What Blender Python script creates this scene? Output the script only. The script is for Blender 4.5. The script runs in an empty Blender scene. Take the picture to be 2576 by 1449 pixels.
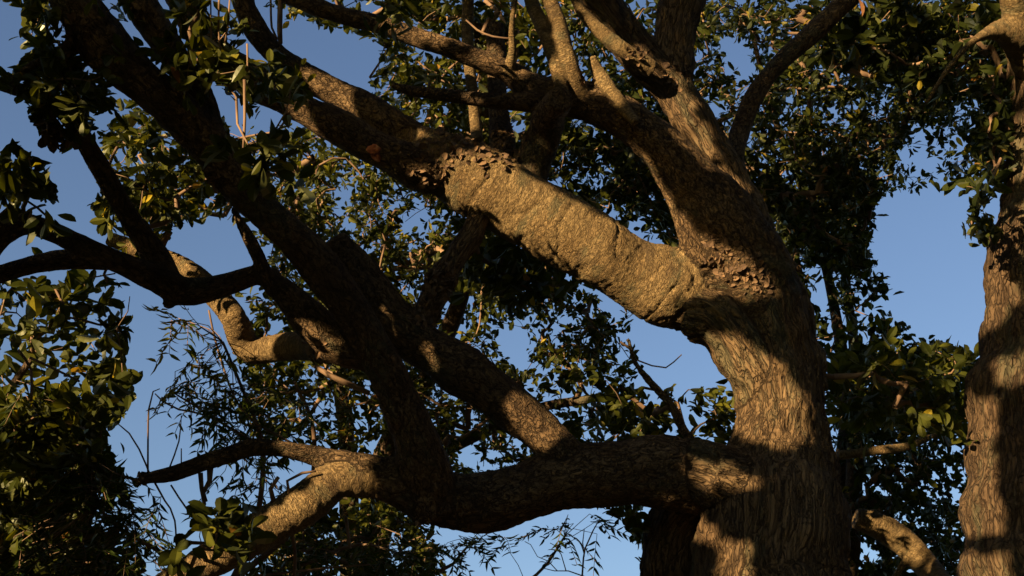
import bpy, math, random
import numpy as np
from mathutils import Vector, noise as mn

random.seed(7)
RNG = np.random.default_rng(11)
R = math.radians
scene = bpy.context.scene
col = scene.collection

# ------------------------------------------------------------------ camera
PITCH = 31.0
HFOV = 45.0
TH = math.tan(R(HFOV / 2))
CAM = np.array([0.0, 0.0, 1.6])
cp, sp = math.cos(R(PITCH)), math.sin(R(PITCH))
FWD = np.array([0, cp, sp]); UPV = np.array([0, -sp, cp]); RGT = np.array([1.0, 0, 0])
cam = bpy.data.cameras.new('camera')
cam.angle = R(HFOV); cam.clip_end = 3000; cam.clip_start = 0.05
camo = bpy.data.objects.new('camera', cam)
camo.location = CAM; camo.rotation_euler = (R(90 + PITCH), 0, 0)
col.objects.link(camo); scene.camera = camo

# ------------------------------------------------------------------ sun and sky
s_cam = np.array([-0.64, 0.48, 0.60]); s_cam /= np.linalg.norm(s_cam)
SUN = RGT * s_cam[0] + UPV * s_cam[1] - FWD * s_cam[2]        # points to the sun
SUN_EL = math.asin(SUN[2]); SUN_AZ = math.atan2(SUN[0], SUN[1])
world = bpy.data.worlds.new('World'); scene.world = world; world.use_nodes = True
nt = world.node_tree
bg = nt.nodes['Background']
sky = nt.nodes.new('ShaderNodeTexSky'); sky.sky_type = 'NISHITA'; sky.sun_disc = False
sky.sun_elevation = max(SUN_EL, R(3)); sky.sun_rotation = SUN_AZ
sky.air_density = 1.0; sky.dust_density = 0.8; sky.ozone_density = 1.6
hs = nt.nodes.new('ShaderNodeHueSaturation'); hs.inputs['Saturation'].default_value = 1.08; hs.inputs['Hue'].default_value = 0.518
nt.links.new(sky.outputs[0], hs.inputs['Color']); nt.links.new(hs.outputs[0], bg.inputs[0])
bg.inputs[1].default_value = 0.094
sun = bpy.data.lights.new('sun', 'SUN'); sun.energy = 5.0; sun.angle = R(0.5); sun.color = (1.0, 0.67, 0.335)
suno = bpy.data.objects.new('sun', sun); col.objects.link(suno)
suno.rotation_euler = Vector(SUN).to_track_quat('Z', 'Y').to_euler()
scene.view_settings.view_transform = 'Standard'; scene.view_settings.look = 'None'
scene.view_settings.gamma = 1.0; scene.view_settings.exposure = 1.55
scene.cycles.max_bounces = 6; scene.cycles.transparent_max_bounces = 8

# ------------------------------------------------------------------ helpers
W2, H2 = 1288.0, 724.5
def P(x, y, d):
    return CAM + RGT * ((x - W2) / W2 * TH * d) + UPV * (-(y - H2) / W2 * TH * d) + FWD * d
def rm(r, d): return r / W2 * TH * d
def proj(p):
    q = np.atleast_2d(p) - CAM
    d = q @ FWD
    return W2 + (q @ RGT) / d / TH * W2, H2 - (q @ UPV) / d / TH * W2, d

def pip(px, py, poly):
    px = np.asarray(px, float); py = np.asarray(py, float)
    inside = np.zeros(px.shape, bool)
    n = len(poly); j = n - 1
    for i in range(n):
        xi, yi = poly[i]; xj, yj = poly[j]
        if yi != yj:
            c = ((yi > py) != (yj > py)) & (px < (xj - xi) * (py - yi) / (yj - yi) + xi)
            inside ^= c
        j = i
    return inside
def in_any(px, py, polys):
    m = np.zeros(np.shape(px), bool)
    for p in polys: m |= pip(px, py, p)
    return m

def make_mesh(name, verts, faces, mat, parent=None, base=(0, 0, 0), smooth=True, attrs=None, counts=None):
    """verts Nx3; faces: MxK array, or flat loops with counts"""
    me = bpy.data.meshes.new(name)
    verts = np.asarray(verts, np.float64) - np.asarray(base)
    if counts is None:
        faces = np.asarray(faces, np.int32); counts = np.full(len(faces), faces.shape[1], np.int32)
        loops = faces.ravel()
    else:
        loops = np.asarray(faces, np.int32); counts = np.asarray(counts, np.int32)
    me.vertices.add(len(verts)); me.vertices.foreach_set('co', verts.astype(np.float32).ravel())
    me.loops.add(len(loops)); me.loops.foreach_set('vertex_index', loops)
    me.polygons.add(len(counts))
    st = np.concatenate([[0], np.cumsum(counts)[:-1]]).astype(np.int32)
    me.polygons.foreach_set('loop_start', st)
    me.polygons.foreach_set('use_smooth', np.full(len(counts), smooth))
    for k, (typ, arr) in (attrs or {}).items():
        a = me.attributes.new(k, typ, 'POINT')
        a.data.foreach_set('vector' if typ == 'FLOAT_VECTOR' else 'value', np.asarray(arr, np.float32).ravel())
    me.update(calc_edges=True); me.validate()
    me.materials.append(mat)
    o = bpy.data.objects.new(name, me); col.objects.link(o)
    if parent is not None: o.parent = parent
    else: o.location = base
    return o

def thing(name, label, cat, base, group=None):
    o = bpy.data.objects.new(name, None); col.objects.link(o)
    o.location = base; o.empty_display_size = 0.3
    o['label'] = label; o['category'] = cat
    if group: o['group'] = group
    return o

# ------------------------------------------------------------------ materials
def new_mat(name):
    m = bpy.data.materials.new(name); m.use_nodes = True
    n = m.node_tree; n.nodes.clear()
    out = n.nodes.new('ShaderNodeOutputMaterial')
    return m, n, out
def ramp(n, fac, stops):
    r = n.nodes.new('ShaderNodeValToRGB')
    while len(r.color_ramp.elements) < len(stops): r.color_ramp.elements.new(0.5)
    for e, (p, c) in zip(r.color_ramp.elements, stops):
        e.position = p; e.color = (c[0], c[1], c[2], 1) if isinstance(c, tuple) else (c, c, c, 1)
    n.links.new(fac, r.inputs[0]); return r.outputs[0]
def mixc(n, a, b, f, mode='MIX'):
    m = n.nodes.new('ShaderNodeMix'); m.data_type = 'RGBA'; m.blend_type = mode
    for s, v in ((m.inputs[0], f), (m.inputs[6], a), (m.inputs[7], b)):
        if hasattr(v, 'is_linked') or hasattr(v, 'links'): n.links.new(v, s)
        elif isinstance(v, tuple): s.default_value = (*v, 1)
        else: s.default_value = v
    return m.outputs[2]
def math_(n, op, a, b=None):
    m = n.nodes.new('ShaderNodeMath'); m.operation = op
    for s, v in ((m.inputs[0], a), (m.inputs[1], b)):
        if v is None: continue
        if hasattr(v, 'links'): n.links.new(v, s)
        else: s.default_value = v
    return m.outputs[0]

def bark_material(name, base=(0.098, 0.064, 0.034), dark=(0.014, 0.009, 0.006), pale=(0.165, 0.115, 0.062), scale=25.0, bump=1.0, lo=0.0):
    m, n, out = new_mat(name)
    at = n.nodes.new('ShaderNodeAttribute'); at.attribute_name = 'bark'
    v = at.outputs['Vector']
    nz = n.nodes.new('ShaderNodeTexNoise'); nz.inputs['Scale'].default_value = scale * 0.8; nz.inputs['Detail'].default_value = 5
    n.links.new(v, nz.inputs['Vector'])
    wv = n.nodes.new('ShaderNodeVectorMath'); wv.operation = 'MULTIPLY_ADD'
    n.links.new(nz.outputs['Color'], wv.inputs[0]); wv.inputs[1].default_value = (0.055,) * 3
    n.links.new(v, wv.inputs[2])
    def ridge(sc, det, w0, w1, lo):
        z = n.nodes.new('ShaderNodeTexNoise'); z.inputs['Scale'].default_value = sc; z.inputs['Detail'].default_value = det; z.inputs['Roughness'].default_value = .45
        n.links.new(wv.outputs[0], z.inputs['Vector'])
        e = math_(n, 'ABSOLUTE', math_(n, 'SUBTRACT', z.outputs['Fac'], 0.5))
        return ramp(n, e, [(0.0, lo), (w0, lo + (1 - lo) * .55), (w1, 1.0)])
    crack = ridge(scale, 2.6, 0.014, 0.05, lo)
    crack2 = ridge(scale * 2.3, 2.5, 0.02, 0.06, 0.45)
    # broad deep furrows that come and go
    crack3 = ridge(scale * 0.42, 4.0, 0.008, 0.03, min(lo + 0.1, 1))
    big = n.nodes.new('ShaderNodeTexNoise'); big.inputs['Scale'].default_value = 5.0; big.inputs['Detail'].default_value = 6
    n.links.new(v, big.inputs['Vector'])
    cf = ramp(n, big.outputs['Fac'], [(0.35, 0.0), (0.66, 1.0)])
    c = mixc(n, base, pale, cf)
    fine = n.nodes.new('ShaderNodeTexNoise'); fine.inputs['Scale'].default_value = 70; fine.inputs['Detail'].default_value = 4
    n.links.new(v, fine.inputs['Vector'])
    ff = ramp(n, fine.outputs['Fac'], [(0.3, 0.62), (0.7, 1.15)])
    c = mixc(n, c, ff, 1.0, 'MULTIPLY')
    k = math_(n, 'MULTIPLY', math_(n, 'MULTIPLY', crack, crack2), crack3)
    kk = math_(n, 'MULTIPLY_ADD', k, 0.8); kk.node.inputs[2].default_value = 0.2
    c = mixc(n, dark, c, kk)
    # dark blotches of lichen and stain
    st = n.nodes.new('ShaderNodeTexNoise'); st.inputs['Scale'].default_value = 2.3; st.inputs['Detail'].default_value = 8; st.inputs['Roughness'].default_value = 0.7
    n.links.new(v, st.inputs['Vector'])
    sf = ramp(n, st.outputs['Fac'], [(0.56, 0.0), (0.66, 0.65)])
    c = mixc(n, c, (0.05, 0.036, 0.024), sf)
    lz_ = n.nodes.new('ShaderNodeTexNoise'); lz_.inputs['Scale'].default_value = 3.4; lz_.inputs['Detail'].default_value = 9; lz_.inputs['Roughness'].default_value = 0.75
    lv_ = n.nodes.new('ShaderNodeVectorMath'); lv_.operation = 'ADD'; n.links.new(v, lv_.inputs[0]); lv_.inputs[1].default_value = (5.3, 1.7, 9.1)
    n.links.new(lv_.outputs[0], lz_.inputs['Vector'])
    lf = ramp(n, lz_.outputs['Fac'], [(0.54, 0.0), (0.62, 0.55)])
    c = mixc(n, c, (0.075, 0.082, 0.05), lf)
    h = math_(n, 'ADD', math_(n, 'MULTIPLY', k, 0.8), math_(n, 'MULTIPLY', fine.outputs['Fac'], 0.5))
    bp = n.nodes.new('ShaderNodeBump'); bp.inputs['Strength'].default_value = bump; bp.inputs['Distance'].default_value = 0.022
    n.links.new(h, bp.inputs['Height'])
    b = n.nodes.new('ShaderNodeBsdfPrincipled'); b.inputs['Roughness'].default_value = 0.88
    b.inputs['Specular IOR Level'].default_value = 0.2
    n.links.new(c, b.inputs['Base Color']); n.links.new(bp.outputs[0], b.inputs['Normal'])
    n.links.new(b.outputs[0], out.inputs[0])
    return m

def leaf_material(name, stops, trans=0.45, gloss=0.045):
    m, n, out = new_mat(name)
    at = n.nodes.new('ShaderNodeAttribute'); at.attribute_name = 'tint'
    c = ramp(n, at.outputs['Fac'], stops)
    d = n.nodes.new('ShaderNodeBsdfDiffuse'); n.links.new(c, d.inputs[0])
    t = n.nodes.new('ShaderNodeBsdfTranslucent')
    c2 = mixc(n, c, (1.25, 1.15, 0.35), 1.0, 'MULTIPLY'); n.links.new(c2, t.inputs[0])
    g = n.nodes.new('ShaderNodeBsdfGlossy'); g.inputs['Roughness'].default_value = 0.42; g.inputs[0].default_value = (0.55, 0.6, 0.5, 1)
    m1 = n.nodes.new('ShaderNodeMixShader'); m1.inputs[0].default_value = trans
    n.links.new(d.outputs[0], m1.inputs[1]); n.links.new(t.outputs[0], m1.inputs[2])
    fr = n.nodes.new('ShaderNodeFresnel'); fr.inputs[0].default_value = 1.4
    ff = math_(n, 'MULTIPLY', fr.outputs[0], gloss * 5)
    m2 = n.nodes.new('ShaderNodeMixShader'); n.links.new(ff, m2.inputs[0])
    n.links.new(m1.outputs[0], m2.inputs[1]); n.links.new(g.outputs[0], m2.inputs[2])
    n.links.new(m2.outputs[0], out.inputs[0])
    return m
G = [(0.0, (0.02, 0.03, 0.007)), (0.4, (0.052, 0.064, 0.011)), (0.8, (0.092, 0.102, 0.016)), (0.92, (0.22, 0.21, 0.022)), (0.97, (0.42, 0.33, 0.035)), (1.0, (0.30, 0.12, 0.04))]
M_LEAF = leaf_material('broad_leaf', G)
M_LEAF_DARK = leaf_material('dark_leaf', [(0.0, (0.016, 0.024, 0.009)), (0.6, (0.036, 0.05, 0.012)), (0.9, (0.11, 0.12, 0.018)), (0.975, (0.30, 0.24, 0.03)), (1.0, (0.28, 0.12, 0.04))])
M_NEEM = leaf_material('narrow_leaf', [(0.0, (0.018, 0.032, 0.008)), (0.7, (0.045, 0.075, 0.012)), (0.93, (0.15, 0.16, 0.02)), (1.0, (0.36, 0.27, 0.03))])
M_BARK = bark_material('fissured_bark')
M_BARK_S = bark_material('wrinkled_sunlit_bark', base=(0.175, 0.122, 0.058), pale=(0.27, 0.20, 0.10), scale=19, bump=0.75, lo=0.3)  # wrinkled bark, sunlight painted in as a paler base on lit limbs
M_BARK2 = bark_material('furrowed_bark', base=(0.072, 0.047, 0.028), pale=(0.11, 0.076, 0.044), scale=21)
M_BARKB = bark_material('dull_brown_bark', base=(0.08, 0.056, 0.036), pale=(0.12, 0.086, 0.056), scale=15, bump=0.5)  # duller brown bark of the trees behind and the off-frame trunk
M_TWIG, _n, _o = new_mat('twig_bark')
_b = _n.nodes.new('ShaderNodeBsdfPrincipled'); _b.inputs['Roughness'].default_value = 0.8
_tc = _n.nodes.new('ShaderNodeTexCoord'); _z = _n.nodes.new('ShaderNodeTexNoise'); _z.inputs['Scale'].default_value = 9
_n.links.new(_tc.outputs['Object'], _z.inputs['Vector'])
_n.links.new(ramp(_n, _z.outputs['Fac'], [(0.3, (0.09, 0.055, 0.035)), (0.7, (0.21, 0.14, 0.085))]), _b.inputs['Base Color'])
_n.links.new(_b.outputs[0], _o.inputs[0])
M_FLAKE, _n, _o = new_mat('peeling_bark')
_b = _n.nodes.new('ShaderNodeBsdfPrincipled'); _b.inputs['Roughness'].default_value = 0.9
_a = _n.nodes.new('ShaderNodeAttribute'); _a.attribute_name = 'tint'
_n.links.new(ramp(_n, _a.outputs['Fac'], [(0.0, (0.05, 0.03, 0.018)), (0.6, (0.14, 0.09, 0.05)), (1.0, (0.20, 0.12, 0.06))]), _b.inputs['Base Color'])
_n.links.new(_b.outputs[0], _o.inputs[0])
M_SCAR, _n, _o = new_mat('red_inner_bark')
_b = _n.nodes.new('ShaderNodeBsdfPrincipled'); _b.inputs['Roughness'].default_value = 0.85
_tc = _n.nodes.new('ShaderNodeTexCoord'); _z = _n.nodes.new('ShaderNodeTexNoise'); _z.inputs['Scale'].default_value = 28; _z.inputs['Detail'].default_value = 6
_n.links.new(_tc.outputs['Object'], _z.inputs['Vector'])
_n.links.new(ramp(_n, _z.outputs['Fac'], [(0.35, (0.10, 0.025, 0.012)), (0.52, (0.40, 0.13, 0.06)), (0.7, (0.5, 0.26, 0.13))]), _b.inputs['Base Color'])
_bp = _n.nodes.new('ShaderNodeBump'); _bp.inputs['Distance'].default_value = 0.02
_n.links.new(_z.outputs['Fac'], _bp.inputs['Height']); _n.links.new(_bp.outputs[0], _b.inputs['Normal'])
_n.links.new(_b.outputs[0], _o.inputs[0])
M_GROUND, _n, _o = new_mat('dry_grass_ground')
_b = _n.nodes.new('ShaderNodeBsdfPrincipled'); _b.inputs['Roughness'].default_value = 1.0
_tc = _n.nodes.new('ShaderNodeTexCoord'); _z = _n.nodes.new('ShaderNodeTexNoise'); _z.inputs['Scale'].default_value = 0.8; _z.inputs['Detail'].default_value = 10
_n.links.new(_tc.outputs['Object'], _z.inputs['Vector'])
_n.links.new(ramp(_n, _z.outputs['Fac'], [(0.4, (0.035, 0.045, 0.016)), (0.6, (0.10, 0.075, 0.045))]), _b.inputs['Base Color'])
_n.links.new(_b.outputs[0], _o.inputs[0])

# ------------------------------------------------------------------ tubes
def catmull(pts, step=0.035):
    """pts: list of (x,y,z,r) world; returns resampled array"""
    p = np.array(pts, float)
    if len(p) == 2:
        n = max(2, int(np.linalg.norm(p[1, :3] - p[0, :3]) / step)); t = np.linspace(0, 1, n + 1)[:, None]
        return p[0] * (1 - t) + p[1] * t
    q = np.vstack([2 * p[0] - p[1], p, 2 * p[-1] - p[-2]]); out = []
    for i in range(1, len(q) - 2):
        a, b, c, d = q[i - 1], q[i], q[i + 1], q[i + 2]
        n = max(1, int(np.linalg.norm(c[:3] - b[:3]) / step))
        for t in np.arange(n) / n:
            out.append(0.5 * (2 * b + (c - a) * t + (2 * a - 5 * b + 4 * c - d) * t * t + (-a + 3 * b - 3 * c + d) * t ** 3))
    out.append(q[-2]); out = np.array(out); out[:, 3] = np.maximum(out[:, 3], 0.002)
    return out
def frames(c):
    t = np.gradient(c, axis=0); t /= np.linalg.norm(t, axis=1)[:, None] + 1e-9
    n1 = np.zeros_like(t); a = np.cross(t[0], [0.3, 0.9, 0.2]); n1[0] = a / np.linalg.norm(a)
    for i in range(1, len(t)):
        v = n1[i - 1] - t[i] * (n1[i - 1] @ t[i]); n1[i] = v / np.linalg.norm(v)
    return t, n1, np.cross(t, n1)
def tube_geo(pts, sides=14, step=0.035, wob=0.0, seed=0):
    c = catmull(pts, step)
    r = c[:, 3].copy(); ctr = c[:, :3].copy()
    if wob:
        for i in range(len(c)):
            v = Vector(ctr[i] * 2.3) + Vector((seed * 7.1, 0, 0))
            r[i] *= 1 + wob * mn.noise(v * 1.7)
            ctr[i] += np.array(mn.noise_vector(v)) * r[i] * wob * 0.9
    t, n1, n2 = frames(ctr)
    th = np.linspace(0, 2 * np.pi, sides, endpoint=False)
    ring = ctr[:, None] + r[:, None, None] * (n1[:, None] * np.cos(th)[None, :, None] + n2[:, None] * np.sin(th)[None, :, None])
    V = ring.reshape(-1, 3); m = len(c)
    i = np.arange(m - 1)[:, None] * sides; j = np.arange(sides)[None]; j2 = (j + 1) % sides
    F = np.stack([i + j, i + j2, i + j2 + sides, i + j + sides], -1).reshape(-1, 4)
    loops = list(F.ravel()); counts = [4] * len(F)
    loops += list(range(sides))[::-1]; counts.append(sides)
    loops += list(range((m - 1) * sides, m * sides)); counts.append(sides)
    s = np.concatenate([[0], np.cumsum(np.linalg.norm(np.diff(ctr, axis=0), axis=1))])
    return V, loops, counts, (ctr, r, t, n1, n2, s)

def px(pts): return [(*P(x, y, d), rm(r, d)) for (x, y, r, d) in pts]

def build_wood(tubes, base, parent, mat, voxel=0.012):
    """tubes: (part_name, key, points_world, style, label) ; joined by voxel union, then split into parts"""
    V, L, C, geos = [], [], [], []
    off = 0
    for k, (nm, key, pts, style, lab) in enumerate(tubes):
        v, l, c, g = tube_geo(pts, 16, 0.04, 0.13, k)
        V.append(v); L += [x + off for x in l]; C += c; off += len(v); geos.append(g)
    tmp = make_mesh('tmp', np.vstack(V), L, mat, counts=C)
    md = tmp.modifiers.new('r', 'REMESH'); md.mode = 'VOXEL'; md.voxel_size = voxel
    ms = tmp.modifiers.new('s', 'SMOOTH'); ms.factor = 0.5; ms.iterations = 5
    dg = bpy.context.evaluated_depsgraph_get(); ev = tmp.evaluated_get(dg); me = ev.to_mesh()
    n = len(me.vertices); co = np.zeros(n * 3, np.float32); me.vertices.foreach_get('co', co); co = co.reshape(-1, 3).astype(float)
    no = np.zeros(n * 3, np.float32); me.vertices.foreach_get('normal', no); no = no.reshape(-1, 3).astype(float)
    nf = len(me.polygons); lp = np.zeros(len(me.loops), np.int32); me.loops.foreach_get('vertex_index', lp); F = lp.reshape(-1, 4)
    ev.to_mesh_clear(); bpy.data.objects.remove(tmp)
    # nearest tube sample
    ctr = np.vstack([g[0] for g in geos]); rr = np.concatenate([g[1] for g in geos])
    T = np.vstack([g[2] for g in geos]); N1 = np.vstack([g[3] for g in geos]); N2 = np.vstack([g[4] for g in geos])
    S = np.concatenate([g[5] for g in geos]); ID = np.concatenate([[i] * len(g[0]) for i, g in enumerate(geos)])
    near = np.zeros(n, int)
    for a in range(0, n, 8000):
        q = co[a:a + 8000]
        d2 = (q ** 2).sum(1)[:, None] + (ctr ** 2).sum(1)[None] - 2 * q @ ctr.T
        near[a:a + 8000] = np.argmin(np.sqrt(np.maximum(d2, 0)) - rr[None], 1)
    dv = co - ctr[near]
    lx = (dv * N1[near]).sum(1); ly = (dv * N2[near]).sum(1); lz = S[near] + (dv * T[near]).sum(1)
    vid = ID[near]
    zs = np.array([{'f': 0.25, 'n': 2.6, 's': 0.6}[t[3]] for t in tubes])[vid]
    bc = np.stack([lx + vid * 3.7, ly, lz * zs], 1)
    amp = np.array([{'f': 0.017, 'n': 0.005, 's': 0.008}[t[3]] for t in tubes])[vid] * np.clip(rr[near] / 0.12, 0.3, 1.15)
    disp = np.zeros(n); smooth_ = np.array([t[3] == 'n' for t in tubes])[vid]
    for i in range(n):
        p = Vector(bc[i])
        e = min(abs(mn.noise(p * 13 + mn.noise_vector(p * 9) * 0.4)) * 4.0, 1.0)
        w = Vector(co[i])
        if smooth_[i]: disp[i] -= 0.011 * (1 - min(1.0, abs(mn.noise(Vector((lx[i] * 3.2 + vid[i], ly[i] * 3.2, lz[i] * 7.5)))) * 8)) * (rr[near[i]] / .2)
        disp[i] += amp[i] * (0.7 + 1.1 * mn.noise(w * 1.9)) * (e - 0.6) + amp[i] * 1.6 * mn.noise(w * 6) + rr[near[i]] * 0.10 * mn.noise(w * 2.1) + amp[i] * 0.7 * mn.noise(p * 45)
    co = co + no * disp[:, None]
    keys = []
    for t in tubes:
        if t[1] not in keys: keys.append(t[1])
    kid = np.array([keys.index(t[1]) for t in tubes])[vid]
    fk = kid[F[:, 0]]
    # faces cut off from the main piece of their part go to the part around them
    nv = n; fe = np.sort(np.stack([F, np.roll(F, -1, 1)], -1).reshape(-1, 2), 1)
    ek = fe[:, 0].astype(np.int64) * nv + fe[:, 1]; fo = np.repeat(np.arange(len(F)), 4)
    so = np.argsort(ek, kind='stable'); ek, fo = ek[so], fo[so]
    m_ = ek[1:] == ek[:-1]; ea, eb = fo[:-1][m_], fo[1:][m_]
    for rnd in range(3):
        same = fk[ea] == fk[eb]; a_, b_ = ea[same], eb[same]
        lab_ = np.arange(len(F))
        while True:
            old = lab_.copy(); mnl = np.minimum(lab_[a_], lab_[b_])
            np.minimum.at(lab_, a_, mnl); np.minimum.at(lab_, b_, mnl)
            for _ in range(4): lab_ = lab_[lab_]
            if (old == lab_).all(): break
        cnt_ = np.bincount(lab_, minlength=len(F)); bad = np.zeros(len(F), bool)
        for kk_ in range(len(keys)):
            ids = np.where(fk == kk_)[0]
            if not len(ids): continue
            big_ = lab_[ids][np.argmax(cnt_[lab_[ids]])]; bad[ids[lab_[ids] != big_]] = True
        if not bad.any(): break
        for _ in range(400):
            c1 = bad[ea] & ~bad[eb]; fk[ea[c1]] = fk[eb[c1]]; c2 = bad[eb] & ~bad[ea]; fk[eb[c2]] = fk[ea[c2]]
            if not (c1.any() or c2.any()): break
            nb_ = bad.copy(); nb_[ea[c1]] = False; nb_[eb[c2]] = False; bad = nb_
    objs = {}
    for i, key in enumerate(keys):
        f = F[fk == i]
        if not len(f): continue
        u, inv = np.unique(f.ravel(), return_inverse=True)
        nm = next(t[0] for t in tubes if t[1] == key); lab = next((t[4] for t in tubes if t[1] == key and t[4]), None)
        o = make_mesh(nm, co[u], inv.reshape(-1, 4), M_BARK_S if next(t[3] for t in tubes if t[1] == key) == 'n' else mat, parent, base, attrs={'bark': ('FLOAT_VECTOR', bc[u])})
        if lab: o['label'] = lab
        objs[key] = o
    return objs, co, no, ctr, rr

def tubes_mesh(name, tubes, mat, parent, base, sides=6, step=0.06, wob=0.1):
    V, L, C, B = [], [], [], []; off = 0
    for k, pts in enumerate(tubes):
        v, l, c, g = tube_geo(pts, sides, step, wob, k + 31)
        V.append(v); L += [x + off for x in l]; C += c; off += len(v); B.append(v)
    v = np.vstack(V)
    return make_mesh(name, v, L, mat, parent, base, counts=C, attrs={'bark': ('FLOAT_VECTOR', v)})

# ------------------------------------------------------------------ leaves
def leaf_tmpl(kind):
    if kind == 'near':      # rounded tip, folded midrib, curled down
        ys = [0, .12, .35, .62, .85, 1.0]; ws = [0.02, .16, .38, .48, .36, .04]
    elif kind == 'broad':
        ys = [0, .3, .7, 1.0]; ws = [0.03, .36, .46, .06]
    elif kind == 'narrow':
        ys = [0, .25, .6, 1.0]; ws = [0.05, .45, .38, .02]
    elif kind == 'chip':
        ys = [0, .4, .75, 1.0]; ws = [0.3, .5, .42, .2]
    v = []; f = []
    for y, w in zip(ys, ws): v += [(-w, y, 0.10 * w * 2), (0, y, 0), (w, y, 0.10 * w * 2)]
    for i in range(len(ys) - 1):
        a = 3 * i; f += [(a, a + 1, a + 4, a + 3), (a + 1, a + 2, a + 5, a + 4)]
    v = np.array(v); v[:, 2] -= 0.16 * v[:, 1] ** 2
    if kind == 'narrow': v[:, 0] += 0.5 * v[:, 1] ** 2
    return v, np.array(f)
def norm(a): return a / (np.linalg.norm(a, axis=-1, keepdims=True) + 1e-9)
def leaves_geo(pos, dirs, nrm, ln, wd, kind):
    tv, tf = leaf_tmpl(kind)
    y = norm(dirs); x = norm(np.cross(y, nrm)); z = np.cross(x, y)
    V = pos[:, None] + x[:, None] * (tv[None, :, 0:1] * wd[:, None, None]) + y[:, None] * (tv[None, :, 1:2] * ln[:, None, None]) + z[:, None] * (tv[None, :, 2:3] * ln[:, None, None])
    n = len(pos); F = tf[None] + (np.arange(n) * len(tv))[:, None, None]
    return V.reshape(-1, 3), F.reshape(-1, 4), len(tv)
def leaf_obj(name, pos, dirs, nrm, ln, wd, tint, kind, mat, parent, base):
    V, F, k = leaves_geo(pos, dirs, nrm, ln, wd, kind)
    return make_mesh(name, V, F, mat, parent, base, smooth=False, attrs={'tint': ('FLOAT', np.repeat(tint, k))})

def rosettes(c, n_leaf, size, rng, droop=0.25):
    """c Nx3 centres -> leaf arrays"""
    N = len(c); ax = norm(rng.normal(size=(N, 3)) + np.array([0, 0, 0.5]))
    k = n_leaf; ax = np.repeat(ax, k, 0); cc = np.repeat(c, k, 0)
    a = norm(np.cross(ax, rng.normal(size=ax.shape))); b = np.cross(ax, a)
    ph = np.tile(np.arange(k) * 2.4, N) + rng.uniform(0, .6, N * k)
    el = rng.uniform(0.5, 1.6, N * k)
    rad = a * np.cos(ph)[:, None] + b * np.sin(ph)[:, None]
    # a and b differ per leaf, so directions spread irregularly
    d = norm(ax * np.cos(el)[:, None] + rad * np.sin(el)[:, None] - np.array([0, 0, droop]))
    nr = norm(ax + rng.normal(size=d.shape) * 0.35)
    ln = size * rng.uniform(0.65, 1.25, N * k); 
    return cc + d * (ln * 0.15)[:, None] + rng.normal(size=d.shape) * size * 0.18, d, nr, ln, ln * rng.uniform(0.42, 0.62, N * k)

# ------------------------------------------------------------------ sky openings seen between the crowns
SKY = [
 [(0,0),(62,0),(66,100),(60,160),(30,190),(0,165)],
 [(60,310),(180,350),(222,417),(215,470),(255,495),(215,515),(200,570),(130,555),(20,500),(80,500),(145,500),(118,450),(108,400),(62,375)],
 [(450,560),(560,545),(590,560),(605,600),(620,640),(640,655),(520,685),(470,645),(425,615),(430,585)],
 [(310,690),(345,705),(400,750),(415,785),(520,775),(555,820),(585,870),(600,930),(620,990),(590,1060),(640,1100),(560,1130),(480,1150),(400,1195),(340,1210),(470,1215),(500,1200),(500,1270),(420,1300),(370,1340),(345,1290),(310,1220),(275,1150),(265,1080),(305,1060),(318,1000),(345,945),(320,900),(330,830),(345,740)],
 [(608,15),(650,15),(700,40),(849,72),(988,115),(965,135),(953,165),(940,195),(912,222),(915,250),(849,225),(800,195),(730,165),(690,110),(650,90),(620,70)],
 [(820,0),(960,10),(985,45),(900,30),(849,15)],
 [(2193,524),(2230,490),(2400,480),(2455,485),(2436,541),(2422,587),(2443,621),(2491,625),(2477,680),(2460,760),(2460,819),(2453,864),(2400,870),(2330,850),(2287,830),(2270,785),(2238,750),(2238,698),(2172,680),(2196,663),(2193,611),(2193,559)],
 [(1582,795),(1610,800),(1650,830),(1700,835),(1765,860),(1800,905),(1835,960),(1790,985),(1700,980),(1660,975),(1615,915),(1590,860)],
 [(1092,1344),(1196,1340),(1300,1313),(1387,1285),(1467,1271),(1544,1292),(1589,1337),(1606,1380),(1612,1470),(1100,1470),(1115,1400)],
 [(1290,300),(1318,300),(1315,345),(1296,355)],
 [(542,240),(600,265),(615,290),(615,345),(590,360),(560,310)],
 [(618,290),(640,310),(695,330),(650,345),(620,340)],
 [(405,335),(440,345),(495,400),(470,412),(430,375)],
 [(512,480),(536,505),(508,515)],
 [(1266,808),(1314,802),(1335,847),(1328,889),(1350,923),(1300,913),(1266,870)],
 [(1150,1112),(1170,1112),(1196,1140),(1172,1181),(1145,1153)],
 [(680,802),(730,805),(757,830),(710,836),(685,840)],
 [(52,625),(104,607),(100,630),(70,645)],
]
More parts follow.
